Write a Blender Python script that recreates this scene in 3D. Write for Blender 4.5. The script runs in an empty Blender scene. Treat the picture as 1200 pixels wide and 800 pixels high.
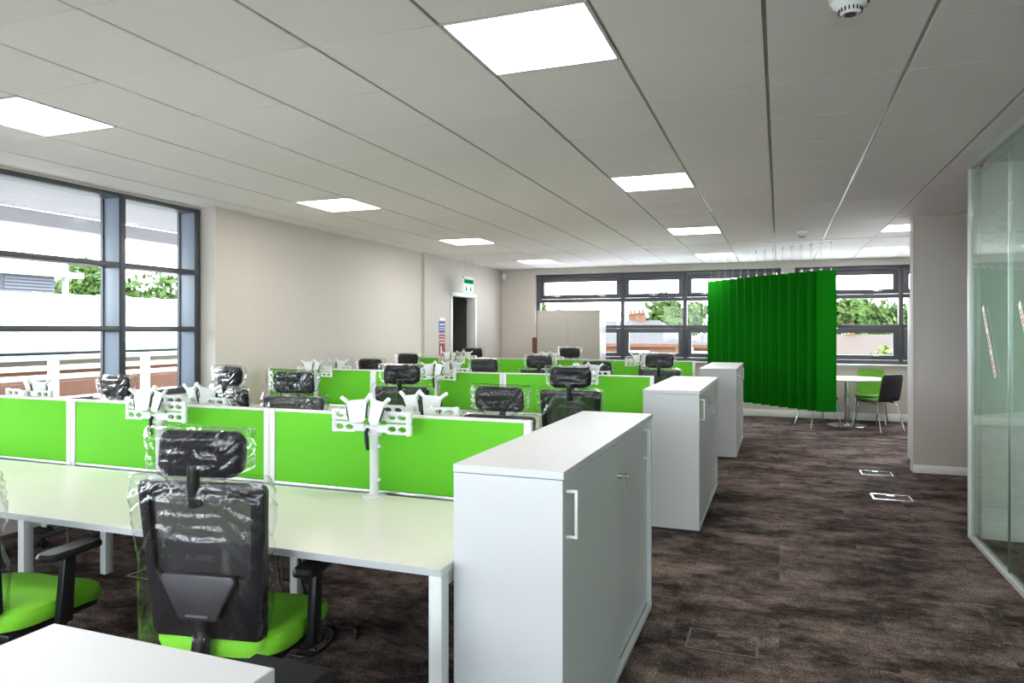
import bpy, bmesh, math, random
from mathutils import Vector, Matrix, noise
random.seed(7)
SC = bpy.context.scene
COL = SC.collection
PI = math.pi

# ------------------------------------------------------------------ camera
cam = bpy.data.cameras.new('camera')
cam.sensor_width = 36.0
cam.lens = 833.2/1200*36
cam.shift_y = -13/1200
cam.clip_end = 400
cam_o = bpy.data.objects.new('camera', cam)
COL.objects.link(cam_o)
cam_o.location = (0, 0, 1.495)
cam_o.rotation_euler = (PI/2, 0, 0.359456)
SC.camera = cam_o

# ------------------------------------------------------------------ world, exposure
SKY = 3.6          # sky strength
PANEL = 4.0        # luminaire radiance
SC.view_settings.view_transform = 'Standard'
SC.view_settings.look = 'None'
SC.view_settings.exposure = 2.55
SC.view_settings.gamma = 1.0
SC.view_settings.use_curve_mapping = False
SC.cycles.use_denoising = True
SC.cycles.max_bounces = 10
SC.cycles.diffuse_bounces = 6
SC.cycles.glossy_bounces = 4
SC.cycles.transparent_max_bounces = 24
SC.cycles.sample_clamp_indirect = 6.0
SC.cycles.caustics_reflective = False
SC.cycles.caustics_refractive = False

w = bpy.data.worlds.new('sky'); SC.world = w; w.use_nodes = True
nt = w.node_tree; nt.nodes.clear()
def N(nt, t, **kw):
    n = nt.nodes.new(t)
    for k, v in kw.items(): setattr(n, k, v)
    return n
out = N(nt, 'ShaderNodeOutputWorld'); bg = N(nt, 'ShaderNodeBackground')
tc = N(nt, 'ShaderNodeTexCoord'); sep = N(nt, 'ShaderNodeSeparateXYZ')
ramp = N(nt, 'ShaderNodeValToRGB')
ramp.color_ramp.elements[0].position = 0.0; ramp.color_ramp.elements[0].color = (.80, .87, .95, 1)
ramp.color_ramp.elements[1].position = 0.6; ramp.color_ramp.elements[1].color = (.50, .66, .92, 1)
no = N(nt, 'ShaderNodeTexNoise'); no.inputs['Scale'].default_value = 3.0; no.inputs['Detail'].default_value = 6
mp = N(nt, 'ShaderNodeMapping'); mp.inputs['Scale'].default_value = (1, 1, 4)
cr = N(nt, 'ShaderNodeValToRGB'); cr.color_ramp.elements[0].position = .38; cr.color_ramp.elements[1].position = .62
mx = N(nt, 'ShaderNodeMix', data_type='RGBA'); mx.inputs[7].default_value = (1.0, .99, .97, 1)
L = nt.links.new
L(tc.outputs['Generated'], sep.inputs[0]); L(sep.outputs['Z'], ramp.inputs[0])
L(tc.outputs['Generated'], mp.inputs[0]); L(mp.outputs[0], no.inputs['Vector']); L(no.outputs['Fac'], cr.inputs[0])
L(cr.outputs[0], mx.inputs[0]); L(ramp.outputs[0], mx.inputs[6]); L(mx.outputs[2], bg.inputs[0])
bg.inputs[1].default_value = SKY
L(bg.outputs[0], out.inputs[0])

sun = bpy.data.lights.new('sun', 'SUN'); sun.energy = 1.6; sun.angle = .02; sun.color = (1, .95, .87)
sun_o = bpy.data.objects.new('sun', sun); COL.objects.link(sun_o)
sun_o.rotation_euler = Vector((-.45, .62, -.80)).to_track_quat('-Z', 'Y').to_euler()

# light portals in the two glazed openings (sampling aid for the sky)
def portal(name, loc, rot, sx, sy):
    l = bpy.data.lights.new(name, 'AREA'); l.shape = 'RECTANGLE'; l.size = sx; l.size_y = sy
    l.cycles.is_portal = True
    o = bpy.data.objects.new(name, l); COL.objects.link(o); o.location = loc; o.rotation_euler = rot
portal('window_portal', (-5.52, .55, 1.8), (0, -PI/2, 0), 1.75, 9.7)
portal('window_portal', (-.6, -4.42, 1.75), (PI/2, 0, 0), 8.2, 1.7)
portal('window_portal', (-.2, 13.42, 1.76), (-PI/2, 0, 0), 8.6, 1.65)

# ------------------------------------------------------------------ materials
MATS = {}
def mat(name, col, rough=.5, metal=0., spec=.5, noise_amt=0., nscale=40., bump=0., bscale=200., stretch=(1, 1, 1), sheen=0., coat=0.):
    m = bpy.data.materials.new(name); m.use_nodes = True; MATS[name] = m
    nt = m.node_tree; b = nt.nodes['Principled BSDF']
    b.inputs['Base Color'].default_value = (*col, 1); b.inputs['Roughness'].default_value = rough
    b.inputs['Metallic'].default_value = metal; b.inputs['Specular IOR Level'].default_value = spec
    if sheen: b.inputs['Sheen Weight'].default_value = sheen
    if coat: b.inputs['Coat Weight'].default_value = coat
    tcn = N(nt, 'ShaderNodeTexCoord'); mpn = N(nt, 'ShaderNodeMapping'); mpn.inputs['Scale'].default_value = stretch
    nt.links.new(tcn.outputs['Object'], mpn.inputs[0])
    if noise_amt:
        n = N(nt, 'ShaderNodeTexNoise'); n.inputs['Scale'].default_value = nscale; n.inputs['Detail'].default_value = 5
        nt.links.new(mpn.outputs[0], n.inputs['Vector'])
        mm = N(nt, 'ShaderNodeMix', data_type='RGBA')
        mm.inputs[6].default_value = (*[c*(1-noise_amt) for c in col], 1)
        mm.inputs[7].default_value = (*[min(1, c*(1+noise_amt)) for c in col], 1)
        nt.links.new(n.outputs['Fac'], mm.inputs[0]); nt.links.new(mm.outputs[2], b.inputs['Base Color'])
    if bump:
        n = N(nt, 'ShaderNodeTexNoise'); n.inputs['Scale'].default_value = bscale; n.inputs['Detail'].default_value = 3
        nt.links.new(mpn.outputs[0], n.inputs['Vector'])
        bp = N(nt, 'ShaderNodeBump'); bp.inputs['Strength'].default_value = bump; bp.inputs['Distance'].default_value = .004
        nt.links.new(n.outputs['Fac'], bp.inputs['Height']); nt.links.new(bp.outputs[0], b.inputs['Normal'])
    return m

mat('wall_paint', (.54, .50, .462), .6, noise_amt=.015, nscale=3, bump=.04, bscale=300)
mat('ceiling_tile', (.93, .885, .885), .75, noise_amt=.03, nscale=120, bump=.12, bscale=500)
mat('ceiling_grid', (.42, .41, .40), .3, metal=.55)
mat('white_paint', (.80, .80, .78), .45)
mat('white_laminate', (.53, .54, .565), .42, noise_amt=.01, nscale=30)
mat('door_laminate', (.54, .56, .58), .28, noise_amt=.01, nscale=30)
mat('beige_laminate', (.40, .375, .345), .45, noise_amt=.015, nscale=30)
mat('desk_laminate', (.65, .64, .58), .33, noise_amt=.01, nscale=25)
mat('desk_edge', (.44, .455, .48), .4)
mat('white_metal', (.60, .61, .615), .35)
mat('cream_plastic', (.78, .75, .69), .4)
mat('green_fabric', (.092, .42, .008), .85, noise_amt=.07, nscale=400, bump=.15, bscale=900)
mat('seat_fabric', (.21, .64, .028), .8, noise_amt=.06, nscale=300, bump=.15, bscale=700)
mat('chair_green', (.11, .36, .006), .6, noise_amt=.05, nscale=200)
mat('felt', (.0018, .135, .002), .95, spec=.1, noise_amt=.08, nscale=150, bump=.1, bscale=500)
mat('black_plastic', (.011, .011, .013), .36, spec=.28, bump=.05, bscale=600)
mat('black_fabric', (.008, .008, .011), .75, spec=.2, noise_amt=.2, nscale=300, bump=.2, bscale=800)
mat('grey_plastic', (.032, .032, .038), .4)
mat('dark_vinyl', (.022, .018, .024), .45, bump=.08, bscale=300)
mat('chrome', (.62, .62, .63), .16, metal=1.)
mat('steel', (.50, .50, .51), .3, metal=1.)
mat('frame_grey', (.05, .053, .068), .38, bump=.03, bscale=500)
mat('frame_side', (.20, .235, .30), .4)
mat('window_board', (.80, .80, .78), .35)
mat('tape_white', (.85, .83, .78), .4)
mat('tape_red', (.50, .03, .03), .4)
mat('sign_blue', (.02, .06, .28), .4)
mat('sign_red', (.28, .012, .03), .4)
mat('sign_white', (.82, .84, .86), .4)
mat('door_dark', (.012, .011, .011), .5)
mat('corridor', (.45, .43, .40), .7)
mat('carton', (.14, .07, .035), .8, noise_amt=.1, nscale=20)
mat('detector', (.82, .83, .86), .35)
mat('slot_dark', (.02, .02, .02), .6)
mat('soffit', (.36, .355, .36), .6, spec=.05)
mat('beam_grey', (.42, .41, .43), .6, spec=.05)
mat('pale_roof', (.21, .25, .24), .5, noise_amt=.03, nscale=4, spec=.05)
mat('gutter', (.14, .20, .195), .3, spec=.05)
mat('cream_wall', (.22, .21, .16), .8, spec=.05)
mat('louvre', (.07, .07, .08), .6, spec=.05)
mat('railing', (.82, .84, .88), .4)
mat('brick_wall', (.065, .031, .020), .9, noise_amt=.35, nscale=6, spec=.05)
mat('house_brick', (.078, .040, .025), .9, noise_amt=.15, nscale=3, spec=.05)
mat('house_roof', (.038, .036, .036), .85, noise_amt=.12, nscale=2, spec=.05)
mat('brown_roof', (.044, .034, .028), .85, noise_amt=.12, nscale=2, spec=.05)
mat('leaf', (.028, .050, .012), .7, noise_amt=.5, nscale=2, spec=.05)
mat('bark', (.10, .07, .05), .9, noise_amt=.3, nscale=8, spec=.05)
mat('ground_out', (.54, .525, .495), .9, noise_amt=.15, nscale=.5, spec=.05)
mat('hedge_green', (.06, .095, .02), .7, noise_amt=.5, nscale=3, spec=.05)

def carpet(name, per_object=True):
    m = bpy.data.materials.new(name); m.use_nodes = True; MATS[name] = m
    nt = m.node_tree; b = nt.nodes['Principled BSDF']; Lk = nt.links.new
    b.inputs['Roughness'].default_value = .95; b.inputs['Specular IOR Level'].default_value = .05
    geo = N(nt, 'ShaderNodeNewGeometry'); oi = N(nt, 'ShaderNodeObjectInfo')
    vm = N(nt, 'ShaderNodeVectorMath', operation='MULTIPLY_ADD')
    cx = N(nt, 'ShaderNodeCombineXYZ'); Lk(oi.outputs['Random'], cx.inputs[0]); Lk(oi.outputs['Random'], cx.inputs[1]); Lk(oi.outputs['Random'], cx.inputs[2])
    Lk(cx.outputs[0], vm.inputs[0]); vm.inputs[1].default_value = (.22, .16, .0) if per_object else (0, 0, 0); Lk(geo.outputs['Position'], vm.inputs[2])
    def noise_n(sc, det, rough=.6):
        mpn = N(nt, 'ShaderNodeMapping'); mpn.inputs['Scale'].default_value = sc; Lk(vm.outputs[0], mpn.inputs[0])
        n = N(nt, 'ShaderNodeTexNoise'); n.inputs['Scale'].default_value = 1; n.inputs['Detail'].default_value = det
        n.inputs['Roughness'].default_value = rough; Lk(mpn.outputs[0], n.inputs['Vector']); return n
    big = noise_n((1.9, 2.9, 1), 9, .80)
    fine = noise_n((95, 110, 60), 3)
    r = N(nt, 'ShaderNodeValToRGB'); e = r.color_ramp.elements
    e[0].position = .40; e[0].color = (.024, .018, .017, 1)
    e[1].position = .63; e[1].color = (.225, .170, .150, 1)
    k = e.new(.48); k.color = (.072, .055, .050, 1)
    k = e.new(.55); k.color = (.142, .107, .096, 1)
    Lk(big.outputs['Fac'], r.inputs[0])
    mr = N(nt, 'ShaderNodeMapRange'); mr.inputs['From Min'].default_value = .25; mr.inputs['From Max'].default_value = .75
    mr.inputs['To Min'].default_value = .02; mr.inputs['To Max'].default_value = 2.1
    Lk(fine.outputs['Fac'], mr.inputs[0])
    mul = N(nt, 'ShaderNodeMix', data_type='RGBA', blend_type='MULTIPLY'); mul.inputs[0].default_value = 1
    Lk(r.outputs[0], mul.inputs[6]); Lk(mr.outputs[0], mul.inputs[7]); Lk(mul.outputs[2], b.inputs['Base Color'])
    bp = N(nt, 'ShaderNodeBump'); bp.inputs['Strength'].default_value = .6; bp.inputs['Distance'].default_value = .006
    Lk(fine.outputs['Fac'], bp.inputs['Height']); Lk(bp.outputs[0], b.inputs['Normal'])
carpet('carpet'); carpet('carpet_field', False)

def emis(name, col, s):
    m = bpy.data.materials.new(name); m.use_nodes = True; MATS[name] = m
    nt = m.node_tree; nt.nodes.clear(); o = N(nt, 'ShaderNodeOutputMaterial'); e = N(nt, 'ShaderNodeEmission')
    e.inputs[0].default_value = (*col, 1); e.inputs[1].default_value = s; nt.links.new(e.outputs[0], o.inputs[0])
emis('diffuser', (1, .955, .88), PANEL)
emis('sign_lit', (.75, .95, 1), .22)
emis('sign_green', (.0, .28, .07), .16)

def clear(name, tint, base, power=5.0, rough=0.0, bump=0., bscale=30., haze=0., hcol=(.9, .9, .9), stretch=(1, 1, 1)):
    """thin clear sheet: transparent + reflection by Schlick's law"""
    m = bpy.data.materials.new(name); m.use_nodes = True; MATS[name] = m
    nt = m.node_tree; nt.nodes.clear(); Lk = nt.links.new
    o = N(nt, 'ShaderNodeOutputMaterial'); t = N(nt, 'ShaderNodeBsdfTransparent'); t.inputs[0].default_value = (*tint, 1)
    g = N(nt, 'ShaderNodeBsdfGlossy'); g.inputs['Roughness'].default_value = rough
    lw = N(nt, 'ShaderNodeLayerWeight'); lw.inputs[0].default_value = .5
    pw = N(nt, 'ShaderNodeMath', operation='POWER'); pw.inputs[1].default_value = power
    ma = N(nt, 'ShaderNodeMath', operation='MULTIPLY_ADD'); ma.inputs[1].default_value = 1-base; ma.inputs[2].default_value = base
    mix = N(nt, 'ShaderNodeMixShader')
    Lk(lw.outputs['Facing'], pw.inputs[0]); Lk(pw.outputs[0], ma.inputs[0]); Lk(ma.outputs[0], mix.inputs[0])
    last = t
    if haze:
        d = N(nt, 'ShaderNodeBsdfDiffuse'); d.inputs[0].default_value = (*hcol, 1)
        hm = N(nt, 'ShaderNodeMixShader'); hm.inputs[0].default_value = haze
        Lk(t.outputs[0], hm.inputs[1]); Lk(d.outputs[0], hm.inputs[2]); last = hm
    Lk(last.outputs[0], mix.inputs[1]); Lk(g.outputs[0], mix.inputs[2])
    if bump:
        tcn = N(nt, 'ShaderNodeTexCoord'); mpn = N(nt, 'ShaderNodeMapping'); mpn.inputs['Scale'].default_value = stretch
        n = N(nt, 'ShaderNodeTexNoise'); n.inputs['Scale'].default_value = bscale; n.inputs['Detail'].default_value = 2.5
        n.inputs['Distortion'].default_value = 1.2
        bp = N(nt, 'ShaderNodeBump'); bp.inputs['Strength'].default_value = bump; bp.inputs['Distance'].default_value = .02
        Lk(tcn.outputs['Object'], mpn.inputs[0]); Lk(mpn.outputs[0], n.inputs['Vector']); Lk(n.outputs['Fac'], bp.inputs['Height'])
        Lk(bp.outputs[0], g.inputs['Normal']); Lk(bp.outputs[0], lw.inputs['Normal'])
    Lk(mix.outputs[0], o.inputs[0])
clear('window_glass', (.95, .97, .97), .008)
clear('partition_glass', (.84, .92, .875), .05)
clear('plastic_wrap', (.965, .97, .975), 0.032, power=2.3, rough=.035, bump=.45, bscale=11, haze=.0, stretch=(1.6, 1.6, .8))
m = bpy.data.materials.new('mesh_fabric'); m.use_nodes = True; MATS['mesh_fabric'] = m
nt = m.node_tree; b = nt.nodes['Principled BSDF']; b.inputs['Base Color'].default_value = (.012, .012, .014, 1); b.inputs['Roughness'].default_value = .7
t_ = N(nt, 'ShaderNodeBsdfTransparent'); mxs = N(nt, 'ShaderNodeMixShader'); mxs.inputs[0].default_value = .90
o_ = nt.nodes['Material Output']; nt.links.new(t_.outputs[0], mxs.inputs[1]); nt.links.new(b.outputs[0], mxs.inputs[2]); nt.links.new(mxs.outputs[0], o_.inputs[0])

# ------------------------------------------------------------------ mesh builder
class MB:
    def __init__(s): s.v = []; s.f = []; s.M = Matrix.Identity(4)
    def add(s, vs, fs):
        n = len(s.v); s.v += [tuple(s.M @ Vector(p)) for p in vs]; s.f += [tuple(n+i for i in f) for f in fs]; return s
    def box(s, x0, x1, y0, y1, z0, z1):
        return s.add([(x0,y0,z0),(x1,y0,z0),(x1,y1,z0),(x0,y1,z0),(x0,y0,z1),(x1,y0,z1),(x1,y1,z1),(x0,y1,z1)],
                     [(0,3,2,1),(4,5,6,7),(0,1,5,4),(1,2,6,5),(2,3,7,6),(3,0,4,7)])
    def tube(s, pts, r, n=8, closed=False):
        pts = [Vector(p) for p in pts]; m = len(pts); vs = []; fs = []
        rr = r if isinstance(r, (list, tuple)) else [r]*m
        up = None
        for i, p in enumerate(pts):
            a = pts[i-1] if (i or closed) else p; c = pts[(i+1) % m] if (i < m-1 or closed) else p
            d = (c-a).normalized()
            if up is None or abs(up.dot(d)) > .99:
                up = Vector((0, 0, 1)) if abs(d.z) < .9 else Vector((1, 0, 0))
            x = d.cross(up).normalized(); y = x.cross(d).normalized(); up = y
            for k in range(n):
                t = 2*PI*k/n; vs.append(p + x*math.cos(t)*rr[i] + y*math.sin(t)*rr[i])
        for i in range(m if closed else m-1):
            for k in range(n):
                a = i*n+k; b2 = i*n+(k+1) % n; c = ((i+1) % m)*n+(k+1) % n; d = ((i+1) % m)*n+k
                fs.append((a, b2, c, d))
        if not closed: fs += [tuple(range(n-1, -1, -1)), tuple(range((m-1)*n, m*n))]
        return s.add(vs, fs)
    def cyl(s, p0, p1, r, n=16, r2=None): return s.tube([p0, p1], [r, r if r2 is None else r2], n)
    def lathe(s, prof, n=24, c=(0, 0)):
        vs = []; fs = []; m = len(prof)
        for (r, z) in prof:
            for k in range(n):
                t = 2*PI*k/n; vs.append((c[0]+r*math.cos(t), c[1]+r*math.sin(t), z))
        for i in range(m-1):
            for k in range(n):
                fs.append((i*n+k, i*n+(k+1) % n, (i+1)*n+(k+1) % n, (i+1)*n+k))
        fs += [tuple(range(n-1, -1, -1)), tuple(range((m-1)*n, m*n))]
        return s.add(vs, fs)
    def ring(s, outer, inner, y0, y1, fy=None):
        """outer/inner: matching loops of (x,z); plate between y0 and y1 (+fy(x,z))"""
        n = len(outer); fy = fy or (lambda x, z: 0); vs = []
        for y in (y0, y1):
            for lp in (outer, inner):
                for (x, z) in lp: vs.append((x, y+fy(x, z), z))
        fs = []
        for i in range(n):
            j = (i+1) % n
            fs += [(i, j, n+j, n+i), (2*n+i, 3*n+i, 3*n+j, 2*n+j), (i, 2*n+i, 2*n+j, j), (n+i, n+j, 3*n+j, 3*n+i)]
        return s.add(vs, fs)
    def prism(s, lp, y0, y1):
        n = len(lp)
        vs = [(x, y0, z) for x, z in lp]+[(x, y1, z) for x, z in lp]
        fs = [tuple(range(n)), tuple(range(2*n-1, n-1, -1))]+[(i, n+i, n+(i+1) % n, (i+1) % n) for i in range(n)]
        return s.add(vs, fs)
    def grid(s, fn, nu, nv, closeu=False):
        vs = [fn(i/nu if closeu else i/(nu-1), j/(nv-1)) for j in range(nv) for i in range(nu)]
        fs = []
        for j in range(nv-1):
            for i in range(nu if closeu else nu-1):
                fs.append((j*nu+i, j*nu+(i+1) % nu, (j+1)*nu+(i+1) % nu, (j+1)*nu+i))
        return s.add(vs, fs)
    def mesh(s, name, material, bevel=0., smooth=False, seg=2, fixn=True):
        me = bpy.data.meshes.new(name); me.from_pydata(s.v, [], s.f)
        if bevel or fixn:
            bm = bmesh.new(); bm.from_mesh(me)
            if fixn: bmesh.ops.recalc_face_normals(bm, faces=bm.faces)
            if bevel:
                es = [e for e in bm.edges if len(e.link_faces) == 2 and e.calc_face_angle(0) > .6]
                bmesh.ops.bevel(bm, geom=es, offset=bevel, segments=seg, profile=.5, affect='EDGES', clamp_overlap=True)
            bm.to_mesh(me); bm.free()
        if smooth or bevel:
            me.shade_smooth(); me.set_sharp_from_angle(angle=math.radians(38))
        me.materials.append(MATS[material]); me.update()
        return me
    def build(s, name, material, parent=None, **kw):
        return link(name, s.mesh(name, material, **kw), parent)

def link(name, me, parent=None, loc=None):
    o = bpy.data.objects.new(name, me); COL.objects.link(o)
    if parent is not None: o.parent = parent
    if loc: o.location = loc
    return o
def rrect(w, h, r, n=5, cx=0, cz=0, wt=None):
    """rounded rectangle loop (x,z); wt = width at the top if different"""
    wt = w if wt is None else wt; out = []
    for qx, qz, a0 in ((1, 1, 0), (-1, 1, 90), (-1, -1, 180), (1, -1, 270)):
        ww = wt if qz > 0 else w
        for k in range(n):
            a = math.radians(a0+90*k/(n-1))
            out.append((cx+qx*(ww/2-r)+r*math.cos(a), cz+qz*(h/2-r)+r*math.sin(a)))
    return out
def thing(name, label, cat, loc=(0, 0, 0), rz=0, group=None):
    o = bpy.data.objects.new(name, None); COL.objects.link(o); o.empty_display_size = .1
    o.location = loc; o.rotation_euler = (0, 0, rz); o['label'] = label; o['category'] = cat
    if group: o['group'] = group
    return o
def tag(o, label, cat, group=None):
    o['label'] = label; o['category'] = cat
    if group: o['group'] = group
    return o
def struct(name, mb, material, **kw):
    o = mb.build(name, material, **kw); o['kind'] = 'structure'; return o
def sroot(name, loc=(0, 0, 0)):
    o = bpy.data.objects.new(name, None); COL.objects.link(o); o.location = loc; o['kind'] = 'structure'; return o
def copy_tree(o, parent=None):
    c = o.copy(); COL.objects.link(c)
    if parent is not None: c.parent = parent
    for ch in list(o.children): copy_tree(ch, c)
    return c

# ================================================================== SETTING
CH = 2.695                                   # ceiling height
XL, XR, YN, YF = -5.30, 4.20, -4.20, 13.15
# floor: sub floor, the carpet tiles laid on it
fl = MB().box(XL-.3, XR+.2, YN-.2, YF+.2, -.20, -.012).build('floor', 'carpet_field'); fl['kind'] = 'structure'
tile_me = MB().box(.0005, .4995, .0005, .4995, -.012, 0).mesh('carpet_tile', 'carpet', bevel=.0010, seg=1)
cells = []
for i in range(-11, 9):
    for j in range(-9, 27):
        x, y = i*.5, j*.5
        cells.append((x, y))
def tile_score(c):
    x, y = c[0]+.25, c[1]+.25
    d = -x*.352+y*.936; r = x*.936+y*.352
    if d < .6: return -1
    u = 600+833*r/d; v = 387+833*1.495/d
    if u < -60 or u > 1260 or v > 1000: return -1
    s = 1/d**2
    if -1.0 < x < 1.35 and y > 1.0: s *= 40          # open aisle
    elif x > 1.3 and (y < 5.9 or y > 8.5): s *= .05
    elif x < -1.1 and y < 4.2: s *= 10
    elif x < -1.1: s *= .02
    return s
cells.sort(key=tile_score, reverse=True)
rest = MB()
for n, (x, y) in enumerate(cells):
    x1, y1 = min(x+.5, XR), min(y+.5, YF)
    if n < 290 and tile_score((x, y)) > 0 and x >= XL and x1 == x+.5 and y1 == y+.5:
        link('carpet_tile', tile_me, fl, (x, y, 0))
    else:
        rest.box(max(x, XL), x1, max(y, YN), y1, -.012, 0)
o = rest.build('carpet_tile_field', 'carpet_field', fl); o['kind'] = 'stuff'

# ceiling: slab, grid bars, tiles
ce = MB().box(XL-.3, XR+.2, YN-.2, YF+.2, CH+.010, CH+.65).build('ceiling', 'ceiling_grid'); ce['kind'] = 'structure'
GX, GY, GP = -1.254, 1.913, .6
LIGHTS = {(-5, 1), (-5, 6), (-5, 11), (-5, 16), (0, 1), (0, 6), (0, 11), (0, 16), (4, 12), (4, 16), (0, -4), (-5, -4), (5, 2), (5, -3)}
tx, ty = GP/2-.0085, GP/2-.0022
ct_me = MB().box(-tx, tx, -ty, ty, 0, .0105).mesh('ceiling_tile', 'ceiling_tile', bevel=.0022, seg=1)
rest = MB()
for i in range(-7, 9):
    for j in range(-11, 19):
        if (i, j) in LIGHTS: continue
        cx, cy = GX+GP*(i+.5), GY+GP*(j+.5)
        x0, x1, y0, y1 = max(cx-tx, XL), min(cx+tx, XR), max(cy-ty, YN), min(cy+ty, YF)
        if i <= 5 and j >= 0 and x0 == cx-tx and y1 == cy+ty and y0 == cy-ty:
            link('ceiling_tile', ct_me, ce, (cx, cy, CH))
        elif x1 > x0 and y1 > y0: rest.box(x0, x1, y0, y1, CH, CH+.0105)
o = rest.build('ceiling_tile_field', 'ceiling_tile', ce); o['kind'] = 'stuff'
o = MB().box(XL+.16, XR, 10.215, 10.25, CH-.012, CH).build('trim_1', 'white_paint'); o['kind'] = 'structure'

# recessed luminaires
fr = MB(); A = .297
fr.ring([(-A, -A), (A, -A), (A, A), (-A, A)], [(-.283, -.283), (.283, -.283), (.283, .283), (-.283, .283)], 0, .012)
fr.v = [(x, z, y) for x, y, z in fr.v]
lf_me = fr.mesh('light_frame', 'white_metal'); ld_me = MB().box(-.283, .283, -.283, .283, .004, .009).mesh('diffuser', 'diffuser')
LLAB = {(0, 1): 'large bright square ceiling light panel above the cupboards, nearest in view',
        (0, 6): 'square ceiling light panel in the cupboard row, second from the camera',
        (0, 11): 'square ceiling light panel in the cupboard row, third from the camera',
        (0, 16): 'square ceiling light panel just above the hanging green baffles, fourth in its row',
        (-5, 1): 'bright square ceiling light panel beside the big side window',
        (-5, 6): 'square ceiling light panel in front of the plain side wall, second in its row',
        (-5, 11): 'square ceiling light panel by the exit sign, third in its row',
        (-5, 16): 'square ceiling light panel above the tall cupboard by the far window',
        (4, 12): 'ceiling light panel half hidden by the white wall block above the round table',
        (4, 16): 'ceiling light panel by the far window above the round table',
        (0, -4): 'ceiling light panel behind the camera in line with the cupboards', (-5, -4): 'ceiling light panel behind the camera by the side window',
        (5, 2): 'ceiling light panel in the glazed meeting room, further one', (5, -3): 'ceiling light panel in the glazed meeting room, near one'}
for (i, j) in sorted(LIGHTS):
    t = thing('ceiling_light', LLAB[(i, j)], 'light', (GX+GP*(i+.5), GY+GP*(j+.5), CH-.002), 0, 'square ceiling light panels')
    link('light_frame', lf_me, t); link('diffuser', ld_me, t)

# walls
wl = MB()
wl.box(-5.60, -5.30, YN, 5.45, 0, .88)                       # under the side window
wl.box(-5.60, -5.30, YN, 5.45, 2.672, CH+.01)
wl.box(-5.60, -5.126, 5.45, 5.98, 0, CH+.01)                 # pier by the window
wl.box(-5.60, -5.155, 5.98, 9.80, 0, CH+.01)
wl.box(-5.60, -5.125, 9.80, 10.20, 0, CH+.01)                # second pier
wl.box(-5.30, -5.155, 10.20, 10.83, 0, CH+.01); wl.box(-5.30, -5.155, 11.80, YF, 0, CH+.01); wl.box(-5.30, -5.155, 10.83, 11.80, 2.08, CH+.01)
struct('wall_left', wl, 'wall_paint', fixn=True)
wf = MB()
Y0, Y1 = YF, YF+.32
wf.box(XL, -4.45, Y0, Y1, 0, CH+.01); wf.box(.03, .25, Y0, Y1, 0, CH+.01); wf.box(4.05, XR+.2, Y0, Y1, 0, CH+.01)
for a, b2 in ((-4.45, .03), (.25, 4.05)):
    wf.box(a, b2, Y0, Y1, 0, .93); wf.box(a, b2, Y0, Y1, 2.575, CH+.01)
struct('wall_far', wf, 'wall_paint')
struct('wall_right', MB().box(XR, XR+.2, YN, YF, 0, CH+.01), 'wall_paint')
struct('wall_back', MB().box(XL-.3, XR+.2, YN-.2, YN, 0, .90).box(XL-.3, XR+.2, YN-.2, YN, 2.60, CH+.01).box(XL-.3, -4.7, YN-.2, YN, .9, 2.6).box(3.5, XR+.2, YN-.2, YN, .9, 2.6), 'wall_paint')
wb = sroot('window_4')
for k in range(6):
    x = -4.7+k*8.2/5; MB().box(x-.035, x+.035, YN-.14, YN-.06, .9, 2.6).build('mullion', 'frame_grey', wb)
    if k < 5: MB().box(x, x+8.2/5, YN-.105, YN-.095, .92, 2.58).build('pane', 'window_glass', wb)
for z in (.9, 1.5, 2.53): MB().box(-4.7, 3.5, YN-.141, YN-.059, z, z+.07).build('transom', 'frame_grey', wb)
struct('wall_inner', MB().box(1.33, XR, 8.50, 8.66, 0, CH).box(1.318, 1.33, 8.49, 8.67, 0, CH), 'wall_paint')
struct('wall_meeting_room', MB().box(1.36, XR, 5.97, 6.09, 0, CH), 'white_paint')
def bb(name, boxes):
    m_ = MB()
    for q in boxes: m_.box(*q)
    struct(name, m_, 'white_paint', bevel=.003)
bb('baseboard_far', [(XL+.16, XR, YF-.015, YF, 0, .12)])
bb('baseboard_left', [(-5.155, -5.14, 5.99, 9.8, 0, .1), (-5.155, -5.14, 11.87, YF-.02, 0, .1)])
bb('baseboard_inner', [(1.318, XR, 8.475, 8.49, 0, .085)])
bb('baseboard_meeting_room', [(1.36, XR, 5.955, 5.97, 0, .12)])

# ---- big side window (curtain wall)
wn = sroot('window_1')
XF, XG = -5.30, -5.48
MULL = [5.395, 4.555, 3.0, 1.45, -.10, -1.65, -3.2]
for k, y in enumerate(MULL):
    h = .028
    MB().box(XG, XF-.004, y-h, y+h, .94, 2.67).build('mullion', 'frame_side', wn, bevel=.003)
    MB().box(XF-.004, XF+.004, y-h-.004, y+h+.004, .94, 2.67).build('mullion_cap', 'frame_grey', wn, bevel=.002)
    MB().box(XG-.03, XG, y-h-.012, y+h+.012, .94, 2.67).build('glazing_bead', 'frame_grey', wn)
for z0, z1 in ((2.634, 2.674), (2.038, 2.08), (1.484, 1.532), (.90, .955)):
    MB().box(XG, XF+.002, YN, 5.425, z0, z1).build('transom', 'frame_grey', wn, bevel=.003)
ys = sorted(MULL+[YN-.0])
for a, b2 in zip(ys[:-1], ys[1:]):
    for z0, z1 in ((.955, 1.484), (1.532, 2.038), (2.08, 2.634)):
        MB().box(XG-.016, XG-.004, a+.01, b2-.01, z0-.01, z1+.01).build('pane', 'window_glass', wn)
MB().box(XF-.02, XF+.10, YN, 5.44, .865, .90).build('window_board', 'window_board', wn, bevel=.004)

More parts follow.
